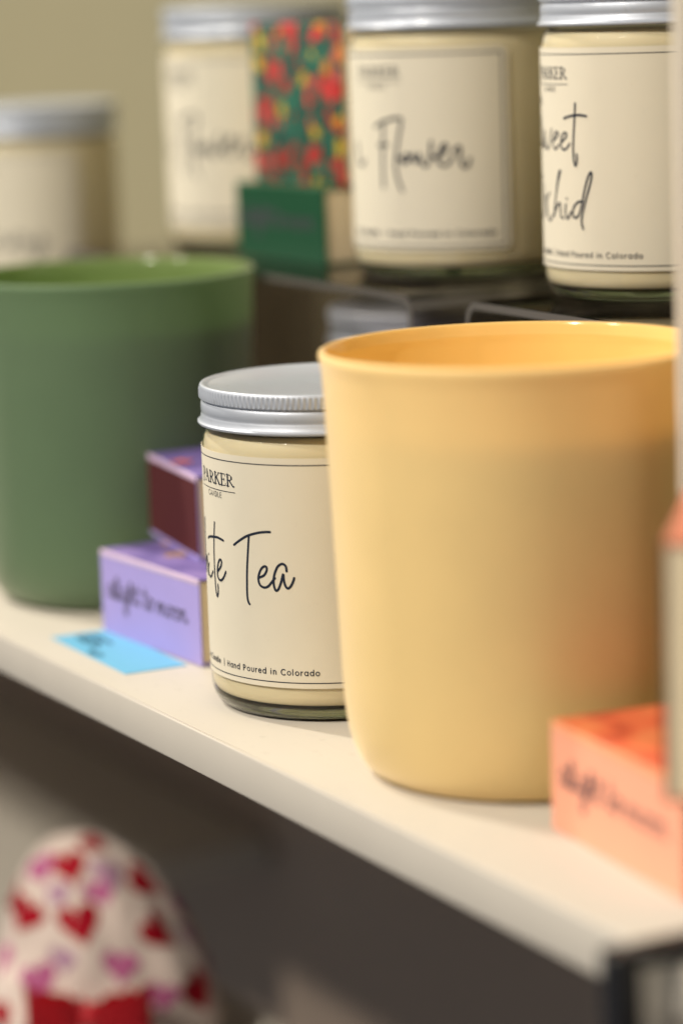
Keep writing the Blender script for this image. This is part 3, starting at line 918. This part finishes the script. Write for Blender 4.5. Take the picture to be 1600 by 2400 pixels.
# ------------------------------------------------------------------ heart print bag
BAG_C = Vector((-99.0, 1034.0 + 30, 0))
ZB = -200.0
prof = [(0, -114.0), (6, -114.8), (12, -117.6), (17.5, -122), (23.5, -129.0), (29, -136.5), (34.5, -147), (39.5, -159), (43, -171), (45, -182), (45, -190), (42, -197), (38, -199.6), (0, -199.8)]
M_CLOTH = princ('white_printed_cloth', (0.66, 0.54, 0.48), 0.85, spec=0.1, var=0.08, vscale=60, bump=0.3, bscale=700, sheen=0.3)
M_RED = princ('red_print', (0.34, 0.003, 0.014), 0.7, spec=0.15, var=0.1, vscale=90)
M_PINK = princ('pink_print', (0.46, 0.12, 0.26), 0.7, spec=0.15, var=0.1, vscale=90)
M_MAUVE = princ('mauve_print', (0.42, 0.24, 0.34), 0.7, spec=0.15, var=0.1, vscale=90)
M_RIB = princ('red_ribbon', (0.55, 0.006, 0.016), 0.35, spec=0.5, var=0.1, vscale=60, sheen=0.3)
bag = thing('gift_bag', 'rounded white bag with red and pink hearts and a red bow, below the shelf', 'gift bag', Vector((BAG_C.x, BAG_C.y, ZB)))


from mathutils import noise as mnoise
dense = []
for (ra, za), (rb, zb) in zip(prof, prof[1:]):
    for q in range(5): dense.append((ra + (rb - ra) * q / 5, za + (zb - za) * q / 5))
dense.append(prof[-1])


def crumple(az, r, z):
    # folds of the wrapping: long pleats that gather towards the top, and fine creases
    x, y = math.cos(az), math.sin(az)
    up_ = min(1.0, max(0.0, (z + 175) / 60))
    f = 0.030 * math.sin(3 * az + z * .05) + (0.012 + 0.025 * up_) * math.sin(7 * az + z * .04) + 0.012 * math.sin(13 * az - z * .07)
    n = 1.5 * mnoise.noise((x * 2.6, y * 2.6, z * .07)) + 0.7 * mnoise.noise((x * 6, y * 6, z * .16))
    return max(0.0, r * (1 + f) + n * min(1, r / 10))


def lean(z): return -10.0 * max(0.0, (z - 15) / 70) ** 1.6


bm = lathe([(r, z - ZB) for r, z in dense], 160, lambda j, r, k: crumple(2 * pi * k / 160, r, dense[j][1]))
for v in bm.verts: v.co.x += lean(v.co.z)
add('cloth', mesh_of(bm, 'bag_cloth', M_CLOTH, angle=R(70)), bag)
# arc length map of the profile for the hearts
al = [0.0]
for (ra, za), (rb, zb) in zip(prof, prof[1:]): al.append(al[-1] + math.hypot(rb - ra, zb - za))


def bag_map(az, s, lift):
    s = max(0.0, min(s, al[-2]))
    for i in range(len(al) - 1):
        if s <= al[i + 1]: break
    f = (s - al[i]) / (al[i + 1] - al[i])
    r = prof[i][0] + (prof[i + 1][0] - prof[i][0]) * f
    z = prof[i][1] + (prof[i + 1][1] - prof[i][1]) * f
    r = crumple(az - pi / 2, r, z) + 0.22 + lift
    return Vector((r * math.sin(az) + lean(z - ZB), -r * math.cos(az), z - ZB + lift)), r


def heart(bm, az, s, size, rot, mat, lift):
    pts = []
    for k in range(26):
        t = 2 * pi * k / 26
        x = 16 * math.sin(t) ** 3 / 17 * size
        y = (13 * math.cos(t) - 5 * math.cos(2 * t) - 2 * math.cos(3 * t) - math.cos(4 * t)) / 17 * size
        pts.append((x * math.cos(rot) - y * math.sin(rot), x * math.sin(rot) + y * math.cos(rot)))
    _, r0 = bag_map(az, s, 0)
    c = bm.verts.new(bag_map(az, s, lift)[0])
    rings = []
    for fr in (0.5, 1.0):
        rings.append([bm.verts.new(bag_map(az + x * fr / r0, s - y * fr, lift)[0]) for x, y in pts])
    for k in range(26):
        k2 = (k + 1) % 26
        for f in (bm.faces.new((c, rings[0][k], rings[0][k2])), bm.faces.new((rings[0][k], rings[1][k], rings[1][k2], rings[0][k2]))):
            f.material_index = mat


# azimuth (deg, 0 = towards the camera, positive right), arc position, size, turn, colour
HEARTS = [
    (-14, 19, 8.6, 15, 0), (-55, 22, 8.0, 35, 1), (-8, 42, 9.6, 10, 0), (-54, 42, 9.0, -20, 0), (-24, 31, 6.0, 30, 2), (30, 24, 8.0, -15, 2),
    (44, 50, 9.4, 25, 0), (12, 60, 7.6, -12, 1), (64, 32, 9.0, 25, 0), (76, 60, 8.0, -20, 2), (52, 76, 9.6, 10, 0), (-70, 62, 8.0, 15, 1),
    (-38, 66, 8.6, 20, 1), (30, 74, 7.0, -20, 1), (-64, 84, 8.5, 10, 0), (86, 48, 8.0, 0, 1), (50, 10, 7.0, 10, 0), (-76, 40, 7.4, 20, 0), (-22, 57, 6.4, 0, 2), (12, 31, 6.6, 10, 1), (80, 74, 8, 10, 2)]
bm = bmesh.new()
cam_az = math.atan2(BAG_C.x, BAG_C.y)
for i, (azd, s, size, rot, mi) in enumerate(HEARTS):
    heart(bm, R(azd) - cam_az, s, size, R(rot), mi, 0.08 + 0.01 * (i % 9))
for i in range(16):
    heart(bm, R(random.uniform(85, 275)) - cam_az, random.uniform(25, 100), random.uniform(5, 7), R(random.uniform(-40, 40)), random.randint(0, 2), 0.08 + 0.01 * (i % 9))
add('heart_print', mesh_of(bm, 'heart_print', [M_RED, M_PINK, M_MAUVE]), bag)


# ribbon bow: two loops and a knot
def loop_band(bm, path, width_dir, width, mat=0):
    A = [bm.verts.new(p + width_dir * width(i / (len(path) - 1)) / 2) for i, p in enumerate(path)]
    B = [bm.verts.new(p - width_dir * width(i / (len(path) - 1)) / 2) for i, p in enumerate(path)]
    for i in range(len(path) - 1):
        bm.faces.new((A[i], B[i], B[i + 1], A[i + 1]))


bow_az = R(-8) - cam_az
bc, _ = bag_map(bow_az, 77, 0)
out = Vector((math.sin(bow_az), -math.cos(bow_az), 0))
side = Vector((math.cos(bow_az), math.sin(bow_az), 0))
upv = Vector((0, 0, 1))
bm = bmesh.new()
for sgn in (-1, 1):
    path = []
    for k in range(25):
        t = k / 24 * 2 * pi
        ln = 12.0 * (1 - math.cos(t))
        path.append(bc + out * (2.5 + 3.6 * math.sin(t) + 0.12 * ln) + side * sgn * ln + upv * (0.10 * ln + 1.3 * math.sin(ln * 0.9 + sgn)))
    loop_band(bm, path, upv, lambda f: 8 + 13 * math.sin(pi * f) ** 2 + 1.6 * math.sin(17 * f))
for sgn in (-1, 1):
    path = [bc + out * (1.6 + 1.2 * math.sin(k / 2)) + side * sgn * (2 + 1.9 * k) - upv * (2.3 * k) for k in range(12)]
    loop_band(bm, path, side * 0.7 + upv * 0.7, lambda f: 9)
bmesh.ops.solidify(bm, geom=bm.faces[:], thickness=0.5)
bow = add('bow', mesh_of(bm, 'bow', M_RIB), bag)
bm = bmesh.new()
bmesh.ops.create_uvsphere(bm, u_segments=20, v_segments=12, radius=1)
for v in bm.verts:
    v.co = bc + out * (3.2 + v.co.y * -3.0) + side * v.co.x * 4.6 + upv * v.co.z * 5.4
add('knot', mesh_of(bm, 'knot', M_RIB), bow)

# ------------------------------------------------------------------ black picture frame at the lower right, close to the camera
fr = thing('picture_frame', 'small black framed picture standing in front of the shelf at lower right', 'picture frame', Vector((0, 0, 0)))
FW_, FH_ = 120.0, 205.0
M_FRAME = princ('black_frame_paint', (0.008, 0.008, 0.010), 0.4, spec=0.4, var=0.1, vscale=60)
bm = bmesh.new()
bw = 6.5
box(bm, 0, bw, -4, 4, 0, FH_, 1.2, 3)
box(bm, FW_ - bw, FW_, -4, 4, 0, FH_, 1.2, 3)
box(bm, bw, FW_ - bw, -3.9, 3.9, FH_ - 4.0, FH_, 1.2, 3)
box(bm, bw, FW_ - bw, -3.9, 3.9, 0, bw, 1.2, 3)
add('frame', mesh_of(bm, 'frame', M_FRAME), fr)
m_, nt, out_n = new_mat('grey_abstract_print')
tc = nd(nt, 'ShaderNodeTexCoord')
nz = nd(nt, 'ShaderNodeTexNoise', Scale=55.0, Detail=4.0, Roughness=0.55)
nt.links.new(tc.outputs['Object'], nz.inputs['Vector'])
cr = nd(nt, 'ShaderNodeValToRGB')
e = cr.color_ramp.elements
e[0].position, e[0].color = 0.34, (0.04, 0.042, 0.05, 1)
e[1].position, e[1].color = 0.44, (0.75, 0.71, 0.64, 1)
nt.links.new(nz.outputs['Fac'], cr.inputs['Fac'])
pb = nd(nt, 'ShaderNodeBsdfPrincipled', Roughness=0.35)
nt.links.new(cr.outputs['Color'], pb.inputs['Base Color'])
nt.links.new(pb.outputs['BSDF'], out_n.inputs['Surface'])
bm = bmesh.new()
box(bm, bw - .5, FW_ - bw + .5, -0.6, 0.6, bw - .5, FH_ - 3.5, 0)
add('picture', mesh_of(bm, 'picture', m_, smooth=False), fr)
TL = Vector((52.44, 565.67, 4.59))
fa = R(24)
rot = Matrix.Rotation(fa, 4, 'Z') @ Matrix.Rotation(R(-1), 4, 'Y')
base = TL - (rot @ Vector((0, 0, FH_)))
fr.matrix_world = Matrix.Translation(base * MM) @ rot
